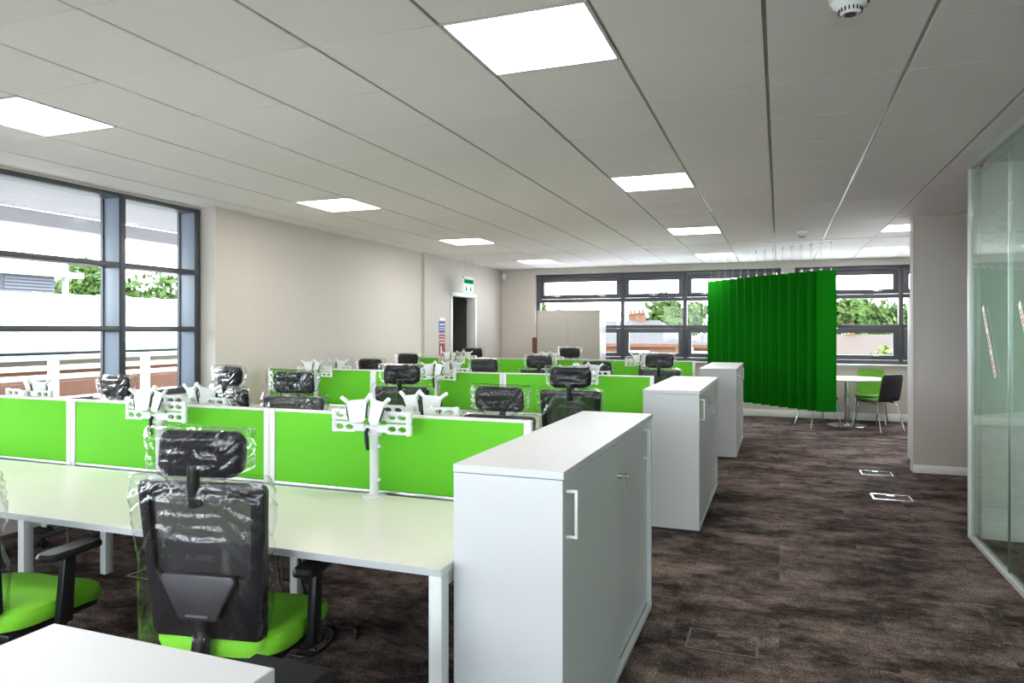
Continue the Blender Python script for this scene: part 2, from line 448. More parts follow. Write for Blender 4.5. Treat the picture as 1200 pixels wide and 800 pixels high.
# ---- far windows
def far_window(name, xs, handles):
    wr = sroot(name); fy0, fy1 = YF+.09, YF+.17
    x0, x1 = xs[0], xs[-1]
    def bar(n_, *q): return MB().box(*q).build(n_, 'frame_grey', wr, bevel=.004)
    for x in xs:
        xx = min(max(x, x0+.035), x1-.035)
        bar('mullion', xx-.035, xx+.035, fy0-.022, fy1, .93, 2.575)
    for z0, z1 in ((.93, 1.0), (1.535, 1.595), (2.03, 2.10), (2.505, 2.575)):
        bar('transom', x0, x1, fy0-.021, fy1, z0, z1)
    for a, b2 in zip(xs[:-1], xs[1:]):
        a2, b3 = a+.035, b2-.035
        if a == x0: a2 = a+.07
        if b2 == x1: b3 = b2-.07
        for z0, z1, hz in ((2.10, 2.505, 2.125), (1.0, 1.535, 1.05)):
            s = .078
            cx, cz = (a2+b3)/2, (z0+z1)/2
            W2, H2 = (b3-a2)/2-.004, (z1-z0)/2-.004
            sash = MB().ring([(cx-W2, cz-H2), (cx+W2, cz-H2), (cx+W2, cz+H2), (cx-W2, cz+H2)],
                             [(cx-W2+s, cz-H2+s), (cx+W2-s, cz-H2+s), (cx+W2-s, cz+H2-s), (cx-W2+s, cz+H2-s)], fy0-.02, fy1-.02).build('sash', 'frame_grey', wr, bevel=.004)
            MB().box(cx-W2+s-.01, cx+W2-s+.01, fy0+.02, fy0+.03, cz-H2+s-.01, cz+H2-s+.01).build('pane', 'window_glass', sash)
            if handles:
                for hx in ((cx,) if b3-a2 < 1.3 else (cx-.45, cx+.45)):
                    MB().box(hx-.07, hx+.07, fy0-.045, fy0-.03, hz+.02, hz+.036).box(hx-.02, hx+.02, fy0-.035, fy0-.018, hz+.01, hz+.045).build('window_handle', 'steel', sash, bevel=.003)
        MB().box(a2-.005, b3+.005, fy0+.02, fy0+.03, 1.585, 2.04).build('pane', 'window_glass', wr)
    MB().box(x0-.03, x1+.03, YF-.06, fy0, .91, .935).build('window_board', 'window_board', wr, bevel=.004)
far_window('window_2', [-4.45, -2.75, -1.605, .03], True)
far_window('window_3', [.25, 1.88, 4.05], True)

# ---- doorway with an open door
dr = sroot('door_1')
MB().box(-5.31, -5.135, 10.77, 10.84, 0, 2.10).box(-5.31, -5.135, 11.79, 11.86, 0, 2.10).box(-5.31, -5.135, 10.77, 11.86, 2.075, 2.14).build('door_frame', 'white_paint', dr, bevel=.003)
MB().box(-6.15, -5.32, 10.85, 10.895, .01, 2.06).build('door_leaf', 'door_dark', dr, bevel=.002)
MB().box(-5.75, -5.45, 10.90, 10.95, 1.95, 2.0).build('door_closer', 'steel', dr, bevel=.004)
struct('wall_corridor', MB().box(-7.4, -7.2, 9.6, 13.4, -.01, CH).box(-7.2, -5.3, 9.6, 9.7, -.01, CH).box(-7.2, -5.3, 13.3, 13.4, -.01, CH).box(-7.4, -5.3, 9.6, 13.4, CH, CH+.1).box(-7.4, -5.605, 9.6, 13.4, -.1, -.01), 'corridor')

# ================================================================== EXTERIOR
struct('ground', MB().box(-90, 90, -60, 140, -3.6, -3.4), 'ground_out')
# canopy outside the side window
cp = thing('roof_canopy', 'pale slatted roof canopy with a grey edge beam outside the side window', 'canopy', (0, 0, 0))
for k in range(22):
    x = -5.72-k*.152
    MB().box(x-.142, x, -6, 14, 3.06, 3.09).build('slat', 'soffit', cp)
MB().box(-9.25, -9.08, -6, 14, 2.87, 3.06).build('edge_beam', 'beam_grey', cp)
MB().box(-9.25, -5.62, -6, 14, 3.10, 3.16).build('deck', 'soffit', cp)
for y in (-5, 13.5):
    MB().cyl((-9.16, y, -3.4), (-9.16, y, 2.87), .08, 12).build('post', 'beam_grey', cp)
# terrace and its railing
struct('path', MB().box(-8.4, -5.61, -6, 14, -.30, -.12), 'ground_out')
rl = thing('terrace_railing', 'white terrace railing with glass infill outside the side window', 'railing', (0, 0, -.12))
MB().box(-8.13, -8.05, -6, 14, 1.26, 1.32).build('top_rail', 'railing', rl, bevel=.005)
MB().box(-8.11, -8.07, -6, 14, .12, .17).build('bottom_rail', 'railing', rl)
MB().box(-8.11, -8.07, -6, 14, 1.03, 1.09).build('middle_rail', 'railing', rl)
for k in range(-3, 10):
    MB().box(-8.13, -8.05, .72+k*1.31, .81+k*1.31, 0, 1.27).build('post', 'railing', rl)
    MB().box(-8.096, -8.084, .83+k*1.31, 2.0+k*1.31, .2, 1.0).build('glass_panel', 'window_glass', rl)
# low building across the yard
lb = thing('low_building', 'low building with pale metal roof and green gutter across the yard', 'building', (-15, 6, -3.4))
rb = MB(); rb.add([(0, -40, 4.62), (0, 40, 4.62), (-10, 40, 6.25), (-10, -40, 6.25), (0, -40, 4.5), (0, 40, 4.5), (-10, 40, 6.13), (-10, -40, 6.13)],
                  [(0, 1, 2, 3), (4, 7, 6, 5), (0, 4, 5, 1), (1, 5, 6, 2), (2, 6, 7, 3), (3, 7, 4, 0)])
rb.build('roof', 'pale_roof', lb)
for k in range(60):
    y = -39+k*1.3
    MB().add([(0, y, 4.62), (0, y+.06, 4.62), (-10, y+.06, 6.25), (-10, y, 6.25), (0, y, 4.67), (0, y+.06, 4.67), (-10, y+.06, 6.30), (-10, y, 6.30)],
             [(0, 3, 2, 1), (4, 5, 6, 7), (0, 1, 5, 4), (1, 2, 6, 5), (2, 3, 7, 6), (3, 0, 4, 7)]).build('roof_seam', 'pale_roof', lb)
MB().box(-.05, .16, -40, 40, 4.42, 4.62).build('gutter', 'gutter', lb)
MB().box(-10, -.55, -40, 40, 0, 4.5).build('wall', 'cream_wall', lb)
MB().box(-.56, -.10, -40, 40, 4.30, 4.42).build('eaves_board', 'slot_dark', lb)
gw = thing('brick_garden_wall', 'long red brown brick wall behind the terrace railing', 'wall', (-13.2, 6, -3.4))
MB().box(-.3, 0, -40, 40, 0, 4.12).build('wall_face', 'brick_wall', gw)
MB().box(-.36, .06, -40, 40, 4.12, 4.2).build('coping', 'cream_wall', gw)
pl = thing('roof_plant_room', 'small grey louvred plant room with a flat white roof', 'building', (-25, 17.6, 2.18))
MB().box(-2.5, 0, -.9, 1.0, -5.4, 1.28).build('wall', 'louvre', pl)
for k in range(9): MB().box(0, .06, -.85, .95, .2+k*.115, .27+k*.115).build('louvre_blade', 'louvre', pl)
MB().box(-3, .3, -1.6, 1.95, 1.28, 1.48).build('roof', 'soffit', pl)
for y in (-1.2, 1.35): MB().box(-.1, .1, y, y+.13, -5.4, 1.28).build('post', 'soffit', pl)

def leaf_cloud(rad, n, seed, size, clumps=14):
    rnd = random.Random(seed); m_ = MB()
    cs = []
    for k in range(clumps):
        d = Vector((rnd.gauss(0, 1), rnd.gauss(0, 1), rnd.gauss(0, .8))).normalized()*rnd.uniform(.35, .78)
        cs.append((Vector((d.x*rad[0], d.y*rad[1], d.z*rad[2])), rnd.uniform(.28, .48)))
    cs.append((Vector((0, 0, 0)), .62))
    for k in range(n):
        c, s = rnd.choice(cs)
        d = Vector((rnd.gauss(0, 1), rnd.gauss(0, 1), rnd.gauss(0, 1))).normalized()
        p = c+Vector((d.x*rad[0]*s, d.y*rad[1]*s, d.z*rad[2]*s))*rnd.uniform(.8, 1.05)
        q = (d+Vector((rnd.gauss(0, .5), rnd.gauss(0, .5), rnd.gauss(0, .5)))).normalized()
        a = q.orthogonal().normalized(); b2 = q.cross(a); z = size*rnd.uniform(.6, 1.4); th = rnd.random()*6.3
        u = a*math.cos(th)+b2*math.sin(th); v = q.cross(u)
        m_.add([p-u*z, p+v*z*.5, p+u*z, p-v*z*.5], [(0, 1, 2, 3)])
    return m_
def tree(name, label, x, y, zc, rad, n, seed, size, group='trees outside', material='leaf'):
    t = thing(name, label, 'tree', (x, y, -3.4), 0, group)
    m_ = leaf_cloud(rad, n, seed, size); m_.v = [(a, b2, c+zc+3.4) for a, b2, c in m_.v]
    o = m_.build('crown', material, t, fixn=False); o['kind'] = 'stuff'
    H = zc+3.4
    MB().tube([(0, 0, 0), (.05, 0, H*.5), (0, .05, H)], [.28, .22, .12], 9).build('trunk', 'bark', t)
    m_ = MB()
    for k in range(5):
        a = k*1.26+seed; m_.tube([(0, 0, H*.62), (rad[0]*.3*math.cos(a), rad[1]*.3*math.sin(a), H*.85), (rad[0]*.55*math.cos(a), rad[1]*.55*math.sin(a), H+rad[2]*.2)], [.1, .07, .03], 6)
    m_.build('branches', 'bark', t)
    return t
# seen through the side window
tree('broadleaf_tree', 'tree behind the plant room through the side window', -38, 29.8, 3.4, (2.9, 2.7, 2.3), 5000, 1, .2)
tree('broadleaf_tree', 'wide tree crown seen through the narrow side window pane', -29, 26.6, 2.9, (2.6, 2.5, 2.3), 5000, 2, .19)

# houses across the street, seen through the far windows
def house(name, label, x, y, w_, d_, eave, ridge, roofm, wallm, chim, cs=.3):
    t = thing(name, label, 'house', (x, y, -3.4), 0, 'brick houses across the street')
    e, r = eave+3.4, ridge+3.4
    MB().box(-w_/2, w_/2, 0, d_, 0, e).build('wall', wallm, t)
    ov = .35
    MB().add([(-w_/2-ov, -ov, e-.05), (w_/2+ov, -ov, e-.05), (w_/2+ov, d_+ov, e-.05), (-w_/2-ov, d_+ov, e-.05), (-w_/2+1.4, d_/2, r), (w_/2-1.4, d_/2, r)],
             [(0, 1, 5, 4), (2, 3, 4, 5), (1, 2, 5), (3, 0, 4), (0, 3, 2, 1)]).build('roof', roofm, t)
    MB().box(-w_/2-ov, w_/2+ov, -ov-.06, -ov, e-.22, e-.04).build('eaves_board', 'brick_wall', t)
    for cx, cy in chim:
        c = MB().box(cx-cs, cx+cs, cy-.25, cy+.25, e, r+.5).build('chimney', 'house_brick', t)
        MB().box(cx-cs-.05, cx+cs+.05, cy-.31, cy+.31, r+.4, r+.48).build('chimney_cap', 'house_brick', c)
        for q in (-.45*cs, .45*cs): MB().cyl((cx+q, cy, r+.5), (cx+q, cy, r+.7), .3*cs, 8).build('chimney_pot', 'house_brick', c)
    nwin = max(2, int(w_/3.2))
    for k in range(nwin):
        cx = -w_/2+w_*(k+.5)/nwin
        f = MB().ring([(cx-.6, e-1.75), (cx+.6, e-1.75), (cx+.6, e-.45), (cx-.6, e-.45)], [(cx-.5, e-1.65), (cx+.5, e-1.65), (cx+.5, e-.55), (cx-.5, e-.55)], -.08, .05).build('window', 'white_paint', t)
        MB().box(cx-.5, cx+.5, -.02, 0, e-1.65, e-.55).build('pane', 'slot_dark', f)
        MB().box(cx-.03, cx+.03, -.06, -.02, e-1.65, e-.55).build('glazing_bar', 'white_paint', f)
    return t
house('brick_house', 'brick house with grey roof and two chimneys left of the green baffles', -9.4, 40, 8, 7, .80, 2.1, 'house_roof', 'house_brick', [(1.5, 3.5), (.6, 5.5)], .24)
house('brick_house', 'brick house end seen beside the left edge of the green baffles', -3.6, 43, 2.3, 7, .7, 2.0, 'house_roof', 'house_brick', [])
house('brick_house', 'long low brick house with brown roof seen above the round table', 5.3, 44, 14, 8, -.2, 1.25, 'brown_roof', 'house_brick', [(-1.15, 4)], .15)
tree('broadleaf_tree', 'big tree behind the grey roofed house left of the baffles', -8.2, 60, 2.5, (3.1, 2.4, 2.4), 2600, 3, .30)
tree('broadleaf_tree', 'small dark tree just left of the green baffles', -4.3, 58, 1.5, (1.6, 1.6, 1.3), 1100, 4, .26)
tree('broadleaf_tree', 'small bushy tree left of the chimneys behind the tall cupboard', -15.2, 48, 1.7, (1.9, 1.8, 1.5), 1100, 8, .26)
tree('broadleaf_tree', 'pale bush peeping over the tall cupboard', -10.9, 30, 2.3, (1.2, 1.2, 1.0), 900, 9, .2)
tree('broadleaf_tree', 'large round tree to the right of the green baffles', 5.4, 62, 2.3, (3.1, 2.6, 2.5), 2600, 5, .30)
tree('broadleaf_tree', 'lower spreading tree beside the large round one, right of the baffles', 9.6, 67, 1.9, (2.9, 2.2, 2.0), 2200, 6, .30)
tree('garden_shrub', 'pale green shrub in front of the brown roofed house', 4.2, 32, .0, (1.15, 1.0, 1.15), 420, 7, .17, 'trees outside', 'hedge_green')
st = thing('street_lamp', 'thin grey lamp post in front of the grey roofed house', 'lamp post', (-7.3, 34, -3.4))
MB().cyl((0, 0, 0), (0, 0, 5.6), .07, 8, .05).build('pole', 'beam_grey', st)
MB().box(-.1, .5, -.08, .08, 5.55, 5.65).build('lamp_head', 'beam_grey', st)

# ================================================================== FURNITURE
BY = [2.95, 6.20, 9.43]                       # bench centre lines
BN = ['front bench', 'middle bench', 'rear bench']
DX = [-4.52, -3.12, -1.72]                    # desk centres
DN = ['window end', 'centre', 'cupboard end']
DZ = .725
# -- double desks
dt_me = MB().box(-.699, .699, -.885, -.045, DZ-.003, DZ).box(-.6995, .6995, -.8855, -.0445, DZ-.0255, DZ-.003).mesh('desktop', 'desk_laminate', bevel=.001, seg=1)
eg_me = MB().box(-.70, .70, -.8865, -.8855, DZ-.0255, DZ-.0015).mesh('edge_band', 'desk_edge')
leg_me = MB().box(-.024, .024, -.028, .028, .012, DZ-.0255).mesh('leg', 'white_metal', bevel=.004)
ft_me = MB().cyl((0, 0, 0), (0, 0, .014), .02, 10).mesh('foot', 'black_plastic')
bm_me = MB().box(-.68, .68, -.02, .02, DZ-.075, DZ-.0255).mesh('beam', 'white_metal', bevel=.003)
tr_me = MB().box(-.55, .55, -.10, .10, .50, .51).box(-.55, .55, -.10, -.095, .51, .60).box(-.55, .55, .095, .10, .51, .60).mesh('cable_tray', 'white_metal')
eb_me = MB().box(-.025, .025, -.84, .84, DZ-.075, DZ-.0255).mesh('end_beam', 'white_metal', bevel=.003)
for bi, by in enumerate(BY):
    for di, dx in enumerate(DX):
        t = thing('bench_desk', f'white back-to-back bench desk at the {DN[di]} of the {BN[bi]}', 'desk', (dx, by, 0), 0, 'back-to-back bench desks')
        d = link('desktop', dt_me, t); link('edge_band', eg_me, d)
        d = link('desktop', dt_me, t); d.rotation_euler = (0, 0, PI); link('edge_band', eg_me, d)
        link('beam', bm_me, t, (0, -.35, 0)); link('beam', bm_me, t, (0, .35, 0)); link('cable_tray', tr_me, t)
        legs = [(.669, -.25), (.669, .25)] if di < 2 else [(.672, -.852), (.672, .852)]
        if di == 0: legs += [(-.665, -.852), (-.665, .852)]
        if di != 1: link('end_beam', eb_me, t, (-.665 if di == 0 else .665, 0, 0))
        for lx, ly in legs:
            if abs(ly) > .8: lx = math.copysign(.675, lx)
            l = link('leg', leg_me, t, (lx, ly, 0)); link('foot', ft_me, l)
        if bi and di == 0: t.scale.x = .93; t.location.x = -4.471
# -- screens
sf_me = MB().box(-.664, .664, -.011, .011, .735, 1.089).mesh('fabric_panel', 'green_fabric', bevel=.003)
sp_me = MB().box(-.0165, .0165, -.017, .017, .70, 1.10).mesh('post', 'white_metal', bevel=.004)
st_me = MB().box(-.665, .665, -.0155, .0155, 1.087, 1.10).mesh('top_rail', 'white_metal', bevel=.004)
sb_me = MB().box(-.665, .665, -.0155, .0155, .702, .737).mesh('bottom_rail', 'steel', bevel=.003)
for bi, by in enumerate(BY):
    for di, dx in enumerate(DX):
        t = thing('desk_screen', f'green fabric desk screen with white frame at the {DN[di]} of the {BN[bi]}', 'screen', (dx+.005, by, 0), 0, 'green desk screens')
        link('fabric_panel', sf_me, t); link('top_rail', st_me, t); link('bottom_rail', sb_me, t)
        link('post', sp_me, t, (-.6825, 0, 0)); link('post', sp_me, t, (.6825, 0, 0))
        if bi and di == 0: t.scale.x = .93; t.location.x = -4.466

# -- monitor arms
def angle_ring(x0, x1, z0, z1, ex, ez, n=20):
    cx, cz = (x0+x1)/2, (z0+z1)/2; hx, hz = (x1-x0)/2, (z1-z0)/2; o_, i_ = [], []
    angs = sorted(set([math.atan2(sz*hz, sx*hx) for sx in (1, -1) for sz in (1, -1)]+[2*PI*k/n-PI for k in range(n)]))
    for a in angs:
        c, s_ = math.cos(a), math.sin(a); k = min(hx/abs(c) if abs(c) > 1e-6 else 9, hz/abs(s_) if abs(s_) > 1e-6 else 9)
        o_.append((cx+c*k, cz+s_*k)); i_.append((cx+ex*c, cz+ez*s_*abs(s_)**.3))
    return o_, i_
def link_plate(x0, x1, z0, z1, y):
    m_ = MB(); xm = x0+(x1-x0)*.5; L_ = abs(x1-x0)
    s_ = 1 if x1 > x0 else -1
    a, b2 = sorted((x0, x0+(x1-x0)*.30)); m_.box(a, b2, y, y+.014, z0+.006, z1-.006)
    for fa, fb in ((.30, .60), (.60, .90)):
        a, b2 = sorted((x0+(x1-x0)*fa, x0+(x1-x0)*fb)); o_, i_ = angle_ring(a, b2, z0, z1, (b2-a)*.42, (z1-z0)*.27); m_.ring(o_, i_, y, y+.014)
    a, b2 = sorted((x0+(x1-x0)*.90, x1)); m_.box(a, b2, y, y+.014, z0, z1)
    return m_
def make_arm():
    t = thing('monitor_arm', '', 'monitor arm')
    MB().lathe([(.052, DZ), (.052, DZ+.010), (.045, DZ+.013), (.026, DZ+.014)], 20).build('base_plate', 'white_metal', t, smooth=True)
    p = MB().cyl((0, 0, DZ+.012), (0, 0, 1.10), .0215, 20).build('pole', 'white_metal', t, smooth=True)
    MB().box(.02, .032, -.006, .006, .80, .815).box(.02, .032, -.006, .006, .955, .97).build('cable_clip', 'white_metal', p)
    MB().cyl((0, 0, 1.01), (0, 0, 1.03), .036, 18).box(-.062, .062, -.03, .02, 1.03, 1.055).build('collar', 'white_metal', t, bevel=.003)
    MB().tube([(-.012, -.035, 1.045), (-.016, -.045, 1.03), (-.008, -.052, .99), (-.002, -.052, .95)], [.008, .009, .010, .008], 8).build('clamp_lever', 'black_plastic', t, smooth=True)
    for s_ in (-1, 1):
        link_plate(s_*.035, s_*.215, 1.025, 1.072, -.034).build('lower_link', 'white_metal', t)
        link_plate(s_*.03, s_*.215, 1.080, 1.127, -.034).build('upper_link', 'white_metal', t)
        MB().cyl((s_*.20, -.027, 1.022), (s_*.20, -.027, 1.13), .012, 10).build('hinge_pin', 'white_metal', t, smooth=True)
        h = MB()
        h.M = Matrix.Translation((s_*.052, -.062, 1.125)) @ Matrix.Rotation(s_*-.30, 4, 'Z') @ Matrix.Rotation(-.22, 4, 'X') @ Matrix.Rotation(s_*.10, 4, 'Y')
        h.prism(rrect(.074, .105, .018, 4, wt=.094), -.008, .006)
        ho = h.build('mount_head', 'white_metal', t, bevel=.002)
        for q in (-1, 1):
            h2 = MB(); h2.M = h.M
            h2.tube([(q*.036, 0, .040), (q*.055, -.004, .058), (q*.072, -.006, .072)], [.010, .010, .009], 8)
            h2.build('prong', 'white_metal', ho, smooth=True)
        h3 = MB(); h3.M = h.M
        for q in (-1, 1): h3.tube([(q*.049, -.002, .03), (q*.046, -.002, 0), (q*.040, -.002, -.035)], .004, 6)
        h3.build('edge_pad', 'black_plastic', ho)
        MB().cyl((s_*.045, -.03, 1.10), (s_*.052, -.06, 1.12), .014, 10).build('swivel', 'white_metal', ho, smooth=True)
    return t
arm0 = make_arm(); used = False
def put_arm(x, y, rz, label):
    global used
    a = arm0 if not used else copy_tree(arm0); used = True
    a.location = (x, y, 0); a.rotation_euler = (0, 0, rz); a['label'] = label; a['group'] = 'white twin monitor arms on the benches'
for bi, by in enumerate(BY):
    for di, x in enumerate((-4.42, -3.05, -1.75)):
        if not (bi == 0 and di == 0):
            put_arm(x if bi == 0 else x+(.06 if di == 2 else -.01), by-.098, random.uniform(-.06, .06), f'white twin monitor arm on the near side of the {BN[bi]}, {DN[di]} desk')
        xf = (-4.36, -3.03, -1.64)[di]
        put_arm(xf, by+.098, PI+random.uniform(-.12, .12), f'white twin monitor arm on the far side of the {BN[bi]}, {DN[di]} desk')

# -- storage cupboards with sliding doors
def cupboard(label, x0, x1, y0, y1, H=1.05, key=True):
    t = thing('cupboard', label, 'cupboard', ((x0+x1)/2, (y0+y1)/2, 0), 0, 'low white cupboards at the bench ends')
    a, b2 = (x1-x0)/2, (y1-y0)/2
    MB().box(-a, a, -b2, b2, H-.026, H).build('top_panel', 'white_laminate', t, bevel=.0015, seg=1)
    MB().box(-a+.002, a-.004, -b2+.001, -b2+.021, .02, H-.028).build('end_panel', 'white_laminate', t, bevel=.001, seg=1)
    MB().box(-a+.002, a-.004, b2-.021, b2-.001, .02, H-.028).build('end_panel', 'white_laminate', t, bevel=.001, seg=1)
    MB().box(-a+.002, -a+.012, -b2+.021, b2-.021, .02, H-.028).build('back_panel', 'white_laminate', t)
    MB().box(-a+.012, a-.05, -b2+.021, b2-.021, .04, .06).build('bottom_panel', 'white_laminate', t)
    MB().box(-a+.02, a-.01, -b2+.01, b2-.01, 0, .02).build('plinth', 'slot_dark', t)
    MB().box(-a+.012, a-.06, -.01, .01, .06, H-.028).build('centre_panel', 'white_laminate', t)
    tr = MB().box(a-.05, a-.002, -b2+.021, b2-.021, .02, .042).build('bottom_track', 'white_laminate', t)
    MB().box(a-.030, a-.024, -b2+.021, b2-.021, .042, .046).build('track_groove', 'slot_dark', tr)
    for s_ in (-1, 1):
        xo = a-.006 if s_ < 0 else a-.026
        ya, yb = (-b2+.022, .03) if s_ < 0 else (-.03, b2-.022)
        d = MB().box(xo-.018, xo, ya, yb, .046, H-.032).build('sliding_door', 'door_laminate', t, bevel=.001, seg=1)
        hy = ya+.03 if s_ < 0 else yb-.10
        sg = 1 if s_ < 0 else -1
        hz0, hz1 = H-.222, H-.066
        hd = MB(); q0, q1 = hy-.006, hy+.006
        hd.box(xo+.028, xo+.038, q0, q1, hz0, hz1); hd.box(xo, xo+.030, q0, q1, hz1-.010, hz1); hd.box(xo, xo+.030, q0, q1, hz0, hz0+.010)
        hd.build('handle', 'white_metal', d, bevel=.0015)
        if s_ < 0 and key:
            lk = MB().tube([(xo, .005, H-.172), (xo+.016, .005, H-.172)], .012, 14).tube([(xo+.016, .005, H-.172), (xo+.045, .005, H-.172)], .005, 8).build('lock', 'steel', d, smooth=True)
            kk = MB().box(xo+.030, xo+.033, -.014, .024, H-.182, H-.162)
            kk.tube([(xo+.035, .006+.014*math.cos(q*PI/5), H-.205+.016*math.sin(q*PI/5)) for q in range(10)], .0022, 5, True)
            kk.box(xo+.033, xo+.036, .001, .011, H-.252, H-.22)
            kk.build('key', 'steel', lk)
    return t
cupboard('white sliding door cupboard, only its top in view at the bottom edge of the picture', -1.032, -.622, -.88, .768)
cupboard('large white sliding door cupboard at the end of the front bench, key in its lock', -1.018, -.634, 2.150, 3.82)
cupboard('white sliding door cupboard at the end of the middle bench', -.965, -.546, 5.38, 7.05)
cupboard('white sliding door cupboard at the end of the rear bench, by the green baffles', -.878, -.462, 8.63, 10.30)

def tall_cupboard(label, x0, x1, y0, y1, H, m_):
    t = thing('tall_cupboard', label, 'cupboard', ((x0+x1)/2, (y0+y1)/2, 0), 0, 'tall cupboards')
    a, b2 = (x1-x0)/2, (y1-y0)/2
    MB().box(-a+.002, a-.002, -b2+.02, b2, .05, H-.025).build('body', m_, t, bevel=.001, seg=1)
    MB().box(-a, a, -b2, b2, H-.025, H).build('top_panel', m_, t, bevel=.001, seg=1)
    MB().box(-a+.01, a-.01, -b2+.03, b2-.01, 0, .05).build('plinth', 'slot_dark', t)
    for s_ in (-1, 1):
        q = sorted((s_*.0015, s_*(a-.002)))
        d = MB().box(q[0], q[1], -b2, -b2+.018, .052, H-.028).build('door', m_, t, bevel=.001, seg=1)
        MB().box(s_*.04-.006, s_*.04+.006, -b2-.025, -b2-.015, .85, 1.0).box(s_*.04-.005, s_*.04+.005, -b2-.016, -b2, .86, .87).box(s_*.04-.005, s_*.04+.005, -b2-.016, -b2, .98, .99).build('handle', 'steel', d)
tall_cupboard('tall beige two door cupboard standing in front of the far window', -4.22, -3.03, 12.56, 13.06, 1.865, 'beige_laminate')
tall_cupboard('tall white cupboard tucked behind the white wall block by the round table', 1.372, 2.36, 8.70, 9.20, 1.865, 'white_laminate')
o = MB().box(-4.40, -4.27, 12.80, 13.05, 0, 1.36).build('carton', 'carton', bevel=.004); tag(o, 'narrow brown carton standing upright beside the tall beige cupboard', 'carton')

# ------------------------------------------------------------------ office chairs
def bag_mesh(name, zs, prof, n_u=56, n_v=40, seed=0, amp=.010, rag=0.0, tie=(0, 1.0)):
    """prof(t) -> (half width, half depth, centre y, centre x); zs=(z0,z1)"""
    def fn(u, t):
        a, d, cy, cx = prof(t); th = 2*PI*u
        c, s_ = math.cos(th), math.sin(th); e = .42
        x = a*math.copysign(abs(c)**e, c); y = d*math.copysign(abs(s_)**e, s_)
        z = zs[0]+(zs[1]-zs[0])*t
        if t < .12: z -= rag*(noise.noise(Vector((x*9, y*9, seed)))*.5+.5+.6*max(0, -x/a))*(1-t/.12)
        ex, ez = x-tie[0], z-tie[1]; dist = math.hypot(ex, ez); an = math.atan2(ex, -ez)
        r1 = 1-2*abs(noise.noise(Vector((an*7+seed*7.3, dist*1.0, 2+seed+(3 if y > 0 else 0)))))
        r2 = 1-2*abs(noise.noise(Vector((x*14, z*6, seed*2.7+y*8))))
        k = amp*(r1*1.15*min(1, dist*5)+r2*.35)
        nx, ny = (c, s_)
        return (cx+x+nx*k*.35, cy+y+(ny*1.2+.2)*k, z+.15*k)
    m_ = MB().grid(fn, n_u, n_v, True)
    return m_.mesh(name, 'plastic_wrap', smooth=True, fixn=True)
def lerp_tab(tab, t):
    for (t0, *a), (t1, *b2) in zip(tab[:-1], tab[1:]):
        if t <= t1:
            k = (t-t0)/(t1-t0); k = k*k*(3-2*k); return [x+(y-x)*k for x, y in zip(a, b2)]
    return tab[-1][1:]
BACKY = lambda z: -.215-.10*max(0, z-.45)              # back leans away
